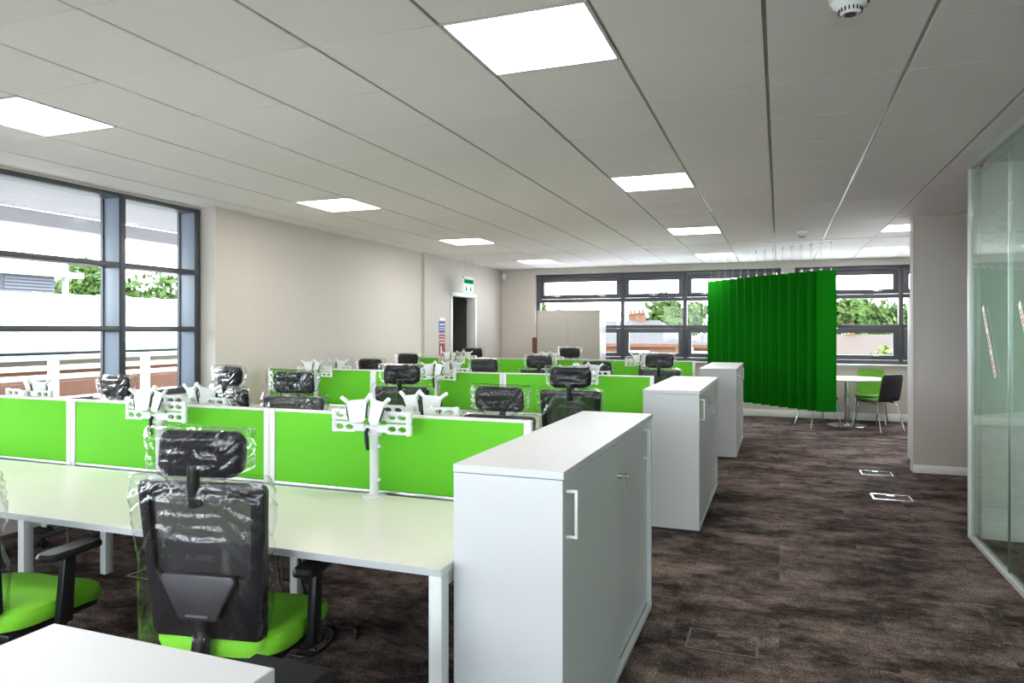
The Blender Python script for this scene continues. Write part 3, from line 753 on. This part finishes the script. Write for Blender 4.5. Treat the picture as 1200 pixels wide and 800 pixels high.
def make_chair():
    t = thing('office_chair', '', 'chair')
    # five star base and castors (not lifted with the seat)
    b_ = MB()
    b_.lathe([(.035, .075), (.045, .08), (.045, .125), (.034, .14)], 16)
    for k in range(5):
        a = 2*PI*k/5+.3; c, s_ = math.cos(a), math.sin(a)
        b_.tube([(c*.02, s_*.02, .105), (c*.16, s_*.16, .098), (c*.29, s_*.29, .078)], [.026, .021, .015], 8)
    b_.build('star_base', 'grey_plastic', t, smooth=True)
    for k in range(5):
        a = 2*PI*k/5+.3; c, s_ = math.cos(a), math.sin(a); m_ = MB()
        px, py = c*.285, s_*.285; dx, dy = -s_, c
        for q in (-.016, .016):
            m_.cyl((px+dx*(q-.008)+.0, py+dy*(q-.008), .027), (px+dx*(q+.008), py+dy*(q+.008), .027), .027, 14)
        m_.box(px-.012, px+.012, py-.012, py+.012, .03, .075)
        m_.build('castor', 'black_plastic', t, smooth=True)
    MB().cyl((0, 0, .10), (0, 0, .25), .026, 14).cyl((0, 0, .25), (0, 0, .40), .016, 12).build('gas_column', 'black_plastic', t, smooth=True)
    up = []
    # seat: pad with waterfall front
    def seat(u, v):
        a = (u-.5)*2; d = (v-.5)*2
        x = .245*a; y = .02+.235*d
        z = .472 - .012*a*a - (.035*max(0, d-.3)**2/.5)
        return x, y, z
    n = 18; vs = []; fs = []
    lp = []
    for k in range(64):
        th = 2*PI*k/64; c, s_ = math.cos(th), math.sin(th)
        lp.append((math.copysign(abs(c)**.45, c), math.copysign(abs(s_)**.5, s_)))
    prof = [(.86, .392), (.97, .400), (1.0, .420), (1.0, .440), (.975, .460), (.90, .472), (.70, .478), (.40, .474), (.02, .470)]
    for s_, z in prof:
        for x, y in lp:
            yy = y*s_; drop = -.030*max(0, yy-.25)**1.5*1.2
            vs.append((.25*x*s_, .035+.245*yy, z+drop+.012*max(0, -yy-.5)+.008*abs(x*s_)**2))
    m_ = MB(); nn = 64
    for i in range(len(prof)-1):
        for k in range(nn): fs.append((i*nn+k, i*nn+(k+1) % nn, (i+1)*nn+(k+1) % nn, (i+1)*nn+k))
    fs += [tuple(range(nn-1, -1, -1)), tuple(range((len(prof)-1)*nn, len(prof)*nn))]
    m_.add(vs, fs); up.append(m_.build('seat', 'seat_fabric', t, smooth=True))
    up.append(MB().box(-.215, .215, -.17, .225, .368, .398).box(-.10, .10, -.12, .12, .325, .37).build('seat_pan', 'black_plastic', t, bevel=.008))
    up.append(MB().tube([(.10, .03, .345), (.20, .04, .345), (.265, .045, .338)], [.008, .007, .010], 8).build('tilt_lever', 'black_plastic', t, smooth=True))
    # back
    up.append(MB().tube([(0, -.05, .35), (0, -.20, .36), (0, -.255, .42), (0, BACKY(.5)-.020, .50), (0, BACKY(.56)-.015, .56)], [.030, .032, .032, .028, .022], 10).build('back_bracket', 'black_plastic', t, smooth=True))
    zc, H = .735, .53
    curve = lambda x, z: BACKY(z)+.55*x*x
    outer = rrect(.41, H, .026, 7, 0, zc, wt=.462)
    inner = rrect(.35, .27, .03, 7, 0, zc+.085, wt=.372)
    bk = MB().ring(outer, inner, -.018, .016, curve).build('back_frame', 'black_plastic', t, bevel=.004); up.append(bk)
    mm = MB()
    mm.grid(lambda u, v: ((u-.5)*(.36+.03*v), curve((u-.5)*.37, .68+v*.28)+.004, .675+v*.29), 10, 10)
    up.append(mm.build('back_mesh', 'mesh_fabric', t, smooth=True))
    lm = MB().prism(rrect(.15, .15, .02, 4, 0, .625, wt=.27), BACKY(.68)-.034, BACKY(.68)-.012).build('lumbar_support', 'grey_plastic', t, bevel=.006); up.append(lm)
    MB().box(-.04, .04, BACKY(.68)-.0365, BACKY(.68)-.034, .562, .569).build('maker_plate', 'steel', lm)
    # headrest
    up.append(MB().tube([(0, BACKY(.9)-.015, .93), (0, BACKY(1.0)-.02, 1.0), (0, BACKY(1.05)-.01, 1.06)], [.026, .02, .022], 10).build('headrest_stem', 'black_plastic', t, smooth=True))
    m_ = MB(); lp = rrect(.315, .150, .045, 7, 0, 0)
    nn = len(lp); vs = []; fs = []
    prof = [(.02, -.022), (.8, -.020), (.97, -.012), (1, 0), (.97, .014), (.8, .024), (.02, .026)]
    hc = lambda x, z: BACKY(1.06)+.005+1.35*x*x-.30*z*z+.10*z
    for s_, yy in prof:
        for x, z in lp: vs.append((x*s_, yy+hc(x*s_, z*s_), 1.095+z*s_))
    for i in range(len(prof)-1):
        for k in range(nn): fs.append((i*nn+k, i*nn+(k+1) % nn, (i+1)*nn+(k+1) % nn, (i+1)*nn+k))
    fs += [tuple(range(nn-1, -1, -1)), tuple(range((len(prof)-1)*nn, len(prof)*nn))]
    m_.add(vs, fs); up.append(m_.build('headrest', 'black_fabric', t, smooth=True))
    # armrests
    for s_ in (-1, 1):
        p = MB(); y0 = .0
        p.tube([(s_*.16, y0, .375), (s_*.255, y0, .375), (s_*.278, y0-.005, .40)], [.022, .022, .024], 10)
        pts = [(-.032, .385), (.032, .385), (.045, .64), (-.005, .64)]
        vs = [(s_*.262, y0+a, z) for a, z in pts]+[(s_*.292, y0+a, z) for a, z in pts]
        p.add(vs, [(0, 1, 2, 3), (7, 6, 5, 4), (0, 4, 5, 1), (1, 5, 6, 2), (2, 6, 7, 3), (3, 7, 4, 0)])
        po = p.build('arm_post', 'black_plastic', t, bevel=.006)
        q = MB(); lp = rrect(.085, .25, .03, 5, 0, 0)
        vs = [(s_*.277+x, y0+.03+z, .642) for x, z in lp]+[(s_*.277+x*1.03, y0+.03+z*1.02, .655) for x, z in lp]+[(s_*.277+x*.9, y0+.03+z*.95, .668) for x, z in lp]
        nn = len(lp); fs = [tuple(range(nn-1, -1, -1)), tuple(range(2*nn, 3*nn))]
        for i in range(2):
            for k in range(nn): fs.append((i*nn+k, i*nn+(k+1) % nn, (i+1)*nn+(k+1) % nn, (i+1)*nn+k))
        q.add(vs, fs); q.build('arm_pad', 'black_plastic', t, smooth=True)
    # plastic bags: one over the back, one tied round the headrest
    bt = [(0, .215, .075, 0, -.02), (.12, .222, .062, 0, -.012), (.45, .228, .052, 0, 0), (.85, .252, .040, 0, 0), (.955, .250, .030, 0, 0), (1, .242, .008, 0, 0)]
    back_bags = []
    for sd in range(3):
        def pf(t_, bt=bt):
            a, d, cy, cx = lerp_tab(bt, t_); z = .465+t_*.56
            return a, d, BACKY(z)+.012+.005, cx
        back_bags.append(bag_mesh('back_wrap', (.465, 1.025), pf, seed=sd+1, amp=.017, rag=.05, tie=(-.05, 1.03), n_u=90, n_v=60))
    ht = [(0, .115, .05, 0, 0), (.12, .03, .028, 0, 0), (.24, .10, .045, 0, 0), (.42, .172, .052, 0, 0), (.85, .182, .050, 0, 0), (.96, .184, .034, 0, 0), (1, .182, .010, 0, 0)]
    head_bags = []
    for sd in range(3):
        def pf2(t_, ht=ht):
            a, d, cy, cx = lerp_tab(ht, t_); z = .955+t_*.23
            return a, d, BACKY(1.06)+.022, cx
        head_bags.append(bag_mesh('headrest_wrap', (.955, 1.182), pf2, seed=sd+11, amp=.015, tie=(0, .965), n_u=72, n_v=44))
    bw = link('back_wrap', back_bags[0], t); hw = link('headrest_wrap', head_bags[0], t); up += [bw, hw]
    for o_ in up: o_['lift'] = 1
    return t, back_bags, head_bags
chair0, BB, HB = make_chair(); first = True; cnt = 0
def put_chair(x, y, deg, dz, label):
    global first, cnt
    c = chair0 if first else copy_tree(chair0); first = False
    c.location = (x, y, 0); c.rotation_euler = (0, 0, math.radians(deg)); c['label'] = label; c['group'] = 'plastic wrapped office chairs at the benches'
    for ch in c.children:
        if ch.get('lift'): ch.location.z = dz
        if ch.name.startswith('back_wrap'): ch.data = BB[cnt % 3]
        if ch.name.startswith('headrest_wrap'): ch.data = HB[cnt % 3]
    cnt += 1
CHAIRS = [
    (-1.83, 2.08, 10, -.005, 'wrapped black office chair with green seat, seen from behind at the front bench'),
    (-2.82, 1.90, 6, 0., 'office chair with green seat cut off by the left edge of the picture'),
    (-4.70, 3.72, 174, -.02, 'office chair whose wrapped headrest shows in front of the side window'),
    (-3.10, 3.80, 184, .04, 'office chair facing us behind the front bench, centre desk'),
    (-1.57, 3.70, 178, -.012, 'office chair behind the front bench, only its headrest above the screen, cupboard end'),
    (-4.08, 4.80, -16, .03, 'turned office chair in front of the pier beside the side window'),
    (-2.86, 5.27, 6, .045, 'office chair seen from behind at the middle bench, centre desk'),
    (-1.47, 5.34, 4, .05, 'office chair seen from behind at the middle bench, next to the large white cupboard'),
    (-4.50, 7.00, 180, -.01, 'office chair behind the middle bench at its window end'),
    (-3.03, 6.98, 182, .01, 'office chair behind the middle bench at its centre desk'),
    (-1.80, 7.05, 177, .0, 'office chair behind the middle bench at its cupboard end'),
    (-4.55, 8.52, -6, .02, 'office chair seen from behind at the rear bench, window end'),
    (-2.80, 8.50, 12, .015, 'office chair seen from behind at the rear bench, centre desk'),
    (-1.27, 8.30, 2, .055, 'office chair seen from behind at the rear bench, cupboard end'),
    (-4.60, 10.22, 178, .04, 'office chair behind the rear bench below the doorway'),
    (-2.98, 10.22, 182, .06, 'office chair behind the rear bench in front of the tall beige cupboard'),
]
for c in CHAIRS: put_chair(*c)

# ------------------------------------------------------------------ hanging felt baffles
bf_me = MB().box(-.125, .125, -.011, .011, .39, 2.31).mesh('felt_panel', 'felt', bevel=.002, seg=1)
wr_me = MB().cyl((-.06, 0, 2.33), (-.06, 0, CH), .0014, 5).mesh('wire', 'steel')
wr2_me = MB().cyl((.06, 0, 2.33), (.06, 0, CH), .0014, 5).mesh('wire', 'steel')
hk_me = MB().box(-.068, -.052, -.009, .009, 2.30, 2.34).box(.052, .068, -.009, .009, 2.30, 2.34).mesh('clip', 'steel')
an_me = MB().cyl((-.06, 0, CH-.02), (-.06, 0, CH), .008, 8).cyl((.06, 0, CH-.02), (.06, 0, CH), .008, 8).mesh('ceiling_anchor', 'steel')
ORD = ['first', 'second', 'third', 'fourth', 'fifth', 'sixth', 'seventh', 'eighth', 'ninth', 'tenth', 'eleventh', 'twelfth', 'thirteenth', 'fourteenth']
EDGE = [829.5, 837, 845, 854, 862, 871.5, 881, 891, 900, 910.5, 921.5, 934, 944, 956.5]
for k in range(14):
    f = k/13
    x = -1.00+f*1.60; y = 12.25-f*1.72-.10*math.sin(PI*f)
    lab = 'bright green felt baffle hanging nearest the round table, last of the row' if k == 13 else f'{ORD[k]} green felt baffle in the hanging row counted from its left end'
    t = thing('hanging_baffle', lab, 'baffle', (x, y, 0), math.radians(6 if k == 13 else 26+4*math.sin(k*2.1)), 'green felt baffles hung from the ceiling')
    link('felt_panel', bf_me, t); link('wire', wr_me, t); link('wire', wr2_me, t); link('clip', hk_me, t); link('ceiling_anchor', an_me, t)

# ------------------------------------------------------------------ round table and shell chairs
t = thing('round_table', 'white round table on a chrome pedestal beneath the far window', 'table', (1.00, 12.33, 0))
MB().lathe([(.02, .722), (.575, .722), (.592, .728), (.598, .738), (.592, .746), (.575, .748), (.01, .748)], 48).build('tabletop', 'white_laminate', t, smooth=True)
MB().cyl((0, 0, .02), (0, 0, .72), .042, 20).build('pedestal', 'chrome', t, smooth=True)
MB().lathe([(.275, 0), (.285, .004), (.275, .012), (.12, .022), (.06, .030), (.03, .032)], 40).build('base', 'chrome', t, smooth=True)
def shell_chair():
    t = thing('shell_chair', '', 'chair')
    # profile in (y,z): seat front to back top, local facing +y
    prof = [(.22, .425), (.20, .445), (.12, .452), (0, .448), (-.12, .440), (-.18, .446), (-.215, .48), (-.235, .56), (-.255, .68), (-.275, .80), (-.280, .845)]
    wid = [.19, .21, .215, .215, .21, .205, .205, .205, .205, .20, .175]
    def sh(off, u, v):
        i = v*(len(prof)-1); a = min(int(i), len(prof)-2); k = i-a
        y = prof[a][0]+(prof[a+1][0]-prof[a][0])*k; z = prof[a][1]+(prof[a+1][1]-prof[a][1])*k; w_ = wid[a]+(wid[a+1]-wid[a])*k
        d = Vector((prof[a+1][0]-prof[a][0], prof[a+1][1]-prof[a][1])).normalized(); n_ = Vector((-d.y, d.x))
        q = (u-.5)*2
        cup = .025*q*q
        return (w_*q, y+n_.x*-off+ (cup if v > .55 else 0), z+n_.y*-off+(cup*.5 if v <= .55 else 0))
    def slab(o0, o1):
        m_ = MB(); nu, nv = 9, 32
        vs = [sh(o0, i/(nu-1), j/(nv-1)) for j in range(nv) for i in range(nu)]+[sh(o1, i/(nu-1), j/(nv-1)) for j in range(nv) for i in range(nu)]
        fs = []; T = nu*nv
        for j in range(nv-1):
            for i in range(nu-1):
                a = j*nu+i; fs += [(a, a+1, a+nu+1, a+nu), (T+a, T+a+nu, T+a+nu+1, T+a+1)]
        for j in range(nv-1):
            fs += [(j*nu, (j+1)*nu, T+(j+1)*nu, T+j*nu), (j*nu+nu-1, T+j*nu+nu-1, T+(j+1)*nu+nu-1, (j+1)*nu+nu-1)]
        for i in range(nu-1):
            fs += [(i, T+i, T+i+1, i+1), ((nv-1)*nu+i, (nv-1)*nu+i+1, T+(nv-1)*nu+i+1, T+(nv-1)*nu+i)]
        return m_.add(vs, fs)
    slab(-.014, 0).build('shell', 'dark_vinyl', t, smooth=True)
    slab(.0005, .013).build('padding', 'chair_green', t, smooth=True)
    for sx in (-1, 1):
        MB().tube([(sx*.235, .24, 0), (sx*.20, .17, .40), (sx*.175, .12, .428)], .0105, 10).build('leg', 'chrome', t, smooth=True)
        MB().tube([(sx*.235, -.26, 0), (sx*.20, -.16, .39), (sx*.175, -.10, .418)], .0105, 10).build('leg', 'chrome', t, smooth=True)
        MB().tube([(sx*.175, .12, .427), (sx*.175, -.10, .417)], .0105, 8).build('seat_rail', 'chrome', t, smooth=True)
    return t
s0 = shell_chair()
SH = [(1.39, 11.95, 42, 'dark shell chair at the round table, its back towards the wall block'),
      (1.38, 12.83, 170, 'green padded shell chair behind the round table, facing us'),
      (.57, 12.10, -62, 'shell chair mostly hidden behind the green baffles, only legs and seat edge showing')]
for k, (x, y, a, lab) in enumerate(SH):
    c = s0 if k == 0 else copy_tree(s0)
    c.location = (x, y, 0); c.rotation_euler = (0, 0, math.radians(a)); c['label'] = lab; c['group'] = 'shell chairs at the round table'

# ------------------------------------------------------------------ glazed meeting room partition
gp = thing('glass_partition', 'full height glazed partition with a slim silver frame on the right', 'partition', (1.295, 0, 0))
MB().box(-.022, .030, 5.93, 5.968, 0, CH).build('post', 'white_metal', gp, bevel=.004)
MB().box(-.02, .02, YN, 5.93, CH-.045, CH).build('head_rail', 'white_metal', gp, bevel=.003)
MB().box(-.02, .02, YN, 5.93, 0, .035).build('base_rail', 'white_metal', gp, bevel=.003)
ys = [5.93, 5.05, 4.17, 3.29, 2.41, 1.53, .65, -.23, -1.11, YN]
for a, b2 in zip(ys[:-1], ys[1:]):
    MB().box(-.006, .006, b2+.002, a-.002, .035, CH-.045).build('pane', 'partition_glass', gp)
for y in ys[1:-1]:
    MB().box(-.0065, .0065, y-.002, y+.002, .035, CH-.045).build('joint_strip', 'steel', gp)
def tape(y0, z0, y1, z1, label):
    t = thing('warning_tape', label, 'tape', (1.2885, 0, 0), 0, 'tape strips on the glass')
    d = Vector((0, y1-y0, z1-z0)); Ln = d.length; d.normalize(); p = Vector((0, -d.z, d.y))*.022
    def q(s0_, s1_, w0, w1, x0, x1):
        A_ = Vector((0, y0, z0)); pts = [A_+d*s0_+p*w0, A_+d*s1_+p*w0, A_+d*s1_+p*w1, A_+d*s0_+p*w1]
        return [(x0, v.y, v.z) for v in pts]+[(x1, v.y, v.z) for v in pts], [(0, 1, 2, 3), (7, 6, 5, 4), (0, 4, 5, 1), (1, 5, 6, 2), (2, 6, 7, 3), (3, 7, 4, 0)]
    MB().add(*q(0, Ln, -1, 1, -.0008, .0003)).build('strip', 'tape_white', t)
    m_ = MB(); rnd = random.Random(3)
    s_ = .05
    while s_ < Ln-.03:
        wd = rnd.uniform(.012, .028)
        if not (.32 < s_/Ln < .36 or .62 < s_/Ln < .68): m_.add(*q(s_, s_+wd, -.55, .55, -.0013, -.0008))
        s_ += wd+rnd.uniform(.006, .014)
    m_.build('print', 'tape_red', t)
tape(5.62, 1.655, 5.32, 1.20, 'white tape strip with red print on the glass pane beside the silver post')
tape(4.84, 1.655, 4.54, 1.20, 'white tape strip with red print on the second glass pane, cut by the picture edge')
o = MB().tube([(1.287, 5.70, 2.60), (1.287, 5.67, 2.625), (1.287, 5.63, 2.60), (1.287, 5.59, 2.625), (1.287, 5.56, 2.63)], .0022, 5).build('glass_mark', 'tape_red'); tag(o, 'small red pen mark high up on the glass partition', 'mark')

# ------------------------------------------------------------------ ceiling devices
def detector(label, x, y, r=1.0):
    t = thing('smoke_detector', label, 'detector', (x, y, CH), 0, 'white smoke detectors on the ceiling')
    def lp(p): return [(a*r, z*r) for a, z in p]
    MB().lathe(lp([(.01, -.040), (.052, -.040), (.062, -.034), (.066, 0), (.01, 0)]), 32).build('base', 'detector', t, smooth=True)
    b_ = MB().lathe(lp([(.01, -.078), (.026, -.078), (.030, -.074), (.036, -.060), (.050, -.052), (.058, -.040), (.01, -.040)]), 32).build('sensor_head', 'detector', t, smooth=True)
    m_ = MB()
    for k in range(18):
        a = 2*PI*k/18; m_.M = Matrix.Rotation(a, 4, 'Z'); m_.box(.0325*r, .0355*r, -.0022*r, .0022*r, -.073*r, -.0605*r)
    m_.build('vent_slots', 'slot_dark', b_)
    MB().lathe(lp([(.001, -.0800), (.018, -.0795), (.018, -.077), (.001, -.077)]), 20).build('cap', 'grey_plastic', b_)
    MB().lathe([(.001, -.056*r), (.004*r, -.055*r), (.004*r, -.045*r)], 8, (.049*r, -.018*r)).build('indicator', 'slot_dark', b_)
detector('large white smoke detector on the ceiling at the top edge of the picture', .235, 2.765, 1.12)
detector('small white smoke detector on the ceiling near the hanging baffles', .26, 9.30)
o = MB().lathe([(.03, 2.50), (.045, 2.52), (.045, 2.59), (.03, 2.61)], 14, (-5.08, 13.08)).build('motion_sensor', 'detector', smooth=True); tag(o, 'small white motion sensor high in the far left corner', 'sensor')

# exit sign on two wires
ex = thing('exit_sign', 'hanging green and white emergency exit sign above the doorway', 'sign', (-4.93, 11.02, 0))
ex.rotation_euler = (0, 0, math.radians(0))
MB().box(-.02, .02, -.20, .20, 2.36, 2.40).build('housing', 'white_metal', ex, bevel=.004)
pn = MB().box(-.006, .006, -.19, .19, 2.13, 2.36).build('sign_panel', 'sign_lit', ex)
MB().box(.0062, .008, -.19, .19, 2.285, 2.355).box(-.008, -.0062, -.19, .19, 2.285, 2.355).build('green_band', 'sign_green', pn)
m_ = MB()
for (a, b2) in ((-.10, 0), (.08, 0)):
    m_.box(.0062, .008, a-.012, a+.012, 2.16, 2.24); m_.add([(.0081, a-.04, 2.20), (.0081, a+.04, 2.20), (.0081, a, 2.15), (.0063, a-.04, 2.20), (.0063, a+.04, 2.20), (.0063, a, 2.15)], [(0, 1, 2), (5, 4, 3), (0, 3, 4, 1), (1, 4, 5, 2), (2, 5, 3, 0)])
m_.build('arrow', 'sign_green', pn)
for y in (-.16, .16): MB().cyl((0, y, 2.40), (0, y, CH), .0025, 6).build('wire', 'steel', ex)

# wall notices beside the doorway
def notice(name, label, y0, y1, z0, z1, m_, lines):
    t = thing(name, label, 'sign', (-5.155, 0, 0), 0, 'safety notices beside the doorway')
    MB().box(.0005, .004, y0, y1, z0, z1).build('plate', m_, t)
    b_ = MB()
    for (a, c, d, e) in lines: b_.box(.004, .0052, y0+(y1-y0)*a, y0+(y1-y0)*c, z0+(z1-z0)*d, z0+(z1-z0)*e)
    b_.build('print', 'sign_white', t)
notice('safety_notice', 'blue and white fire action notice beside the doorway, topmost sign', 10.36, 10.57, 1.455, 1.70, 'sign_blue', [(.0, 1, .80, 1.0), (.15, .85, .52, .60), (.1, .9, .34, .38), (.1, .9, .20, .24)])
notice('safety_notice', 'small red notice between the blue sign and the long red sign', 10.36, 10.57, 1.36, 1.43, 'sign_red', [(.1, .9, .40, .55)])
notice('safety_notice', 'long dark red fire extinguisher notice below the other signs', 10.36, 10.57, .92, 1.33, 'sign_red', [(.22, .45, .45, .78), (.1, .9, .90, .94), (.1, .9, .20, .25), (.1, .9, .10, .14)])

# ------------------------------------------------------------------ floor boxes
def floor_box(label, x0, x1, y0, y1, m_):
    t = thing('floor_box', label, 'floor box', ((x0+x1)/2, (y0+y1)/2, 0), 0, 'carpeted floor boxes')
    a, b2 = (x1-x0)/2, (y1-y0)/2; e = .012
    f = MB().ring([(-a, -b2), (a, -b2), (a, b2), (-a, b2)], [(-a+e, -b2+e), (a-e, -b2+e), (a-e, b2-e), (-a+e, b2-e)], .0003, .004)
    f.v = [(x, z, y) for x, y, z in f.v]; f.build('trim_frame', m_, t)
    MB().box(-a+e, a-e, -b2+e, b2-e, .0003, .003).build('carpet_lid', 'carpet_field', t)
    MB().box(-.03, .03, b2-e-.05, b2-e-.02, .003, .0045).build('lift_handle', m_, t)
floor_box('silver edged floor box in the aisle, further from the camera', .80, 1.10, 8.18, 8.43, 'chrome')
floor_box('silver edged floor box in the aisle, just nearer than its twin', .78, 1.10, 7.03, 7.26, 'chrome')
floor_box('dark edged floor box in the aisle beside the large white cupboard', -.42, -.09, 3.42, 3.66, 'grey_plastic')
floor_box('dark edged floor box at the bottom right corner of the picture', .72, 1.02, 3.05, 3.28, 'grey_plastic')
floor_box('silver edged floor box under the front bench', -3.72, -3.40, 3.22, 3.46, 'steel')

# ------------------------------------------------------------------ cables and the black box
def cable(label, pts, r=.004):
    # smooth the control points (Catmull-Rom)
    P = [Vector(p) for p in pts]; P = [P[0]]+P+[P[-1]]; Q = []
    for i in range(1, len(P)-2):
        for k in range(6):
            t_ = k/6; a, b2, c, d = P[i-1:i+3]
            Q.append(.5*((2*b2)+(c-a)*t_+(2*a-5*b2+4*c-d)*t_*t_+(3*b2-a-3*c+d)*t_**3))
    Q.append(P[-2])
    o_ = MB().tube(Q, r, 7).build('cable', 'black_plastic', smooth=True); tag(o_, label, 'cable', 'loose black cables under the front bench')
cable('black cable looping on the carpet beside the wrapped office chair', [(-2.30, 2.84, .53), (-2.285, 2.83, .36), (-2.25, 2.82, .25), (-2.19, 2.84, .12), (-2.18, 2.98, .02), (-2.08, 2.99, .006), (-2.01, 2.87, .006), (-2.01, 2.72, .006), (-2.10, 2.70, .006), (-2.24, 2.72, .006), (-2.31, 2.87, .006), (-2.22, 2.94, .010)], .0055)
cable('second black cable curled inside the looping one on the carpet', [(-2.245, 2.84, .53), (-2.23, 2.80, .36), (-2.19, 2.78, .20), (-2.13, 2.88, .02), (-2.10, 2.93, .006), (-2.06, 2.84, .006), (-2.12, 2.77, .006), (-2.20, 2.83, .006)], .0055)
cable('black cable hanging below the front bench next to the other two', [(-2.16, 2.84, .53), (-2.15, 2.83, .40), (-2.13, 2.86, .22), (-2.08, 3.02, .02), (-1.98, 3.04, .006), (-1.92, 2.95, .006)], .0055)
cable('black cable hanging under the window end of the front bench', [(-3.70, 2.83, .53), (-3.66, 2.80, .30), (-3.60, 2.77, .05), (-3.52, 2.70, .006), (-3.4, 2.74, .006)])
bx = thing('black_box', 'black box standing on the carpet behind the nearest cupboard', 'box', (-1.235, 1.52, 0))  # plain stand-in box for a dark shape of unknown kind
MB().box(-.125, .125, -.08, .08,   .015, .60).build('body', 'black_fabric', bx, bevel=.006)
for x in (-.1, .1):
    for y in (-.06, .06): MB().cyl((x, y, 0), (x, y, .016), .012, 8).build('foot', 'black_plastic', bx)
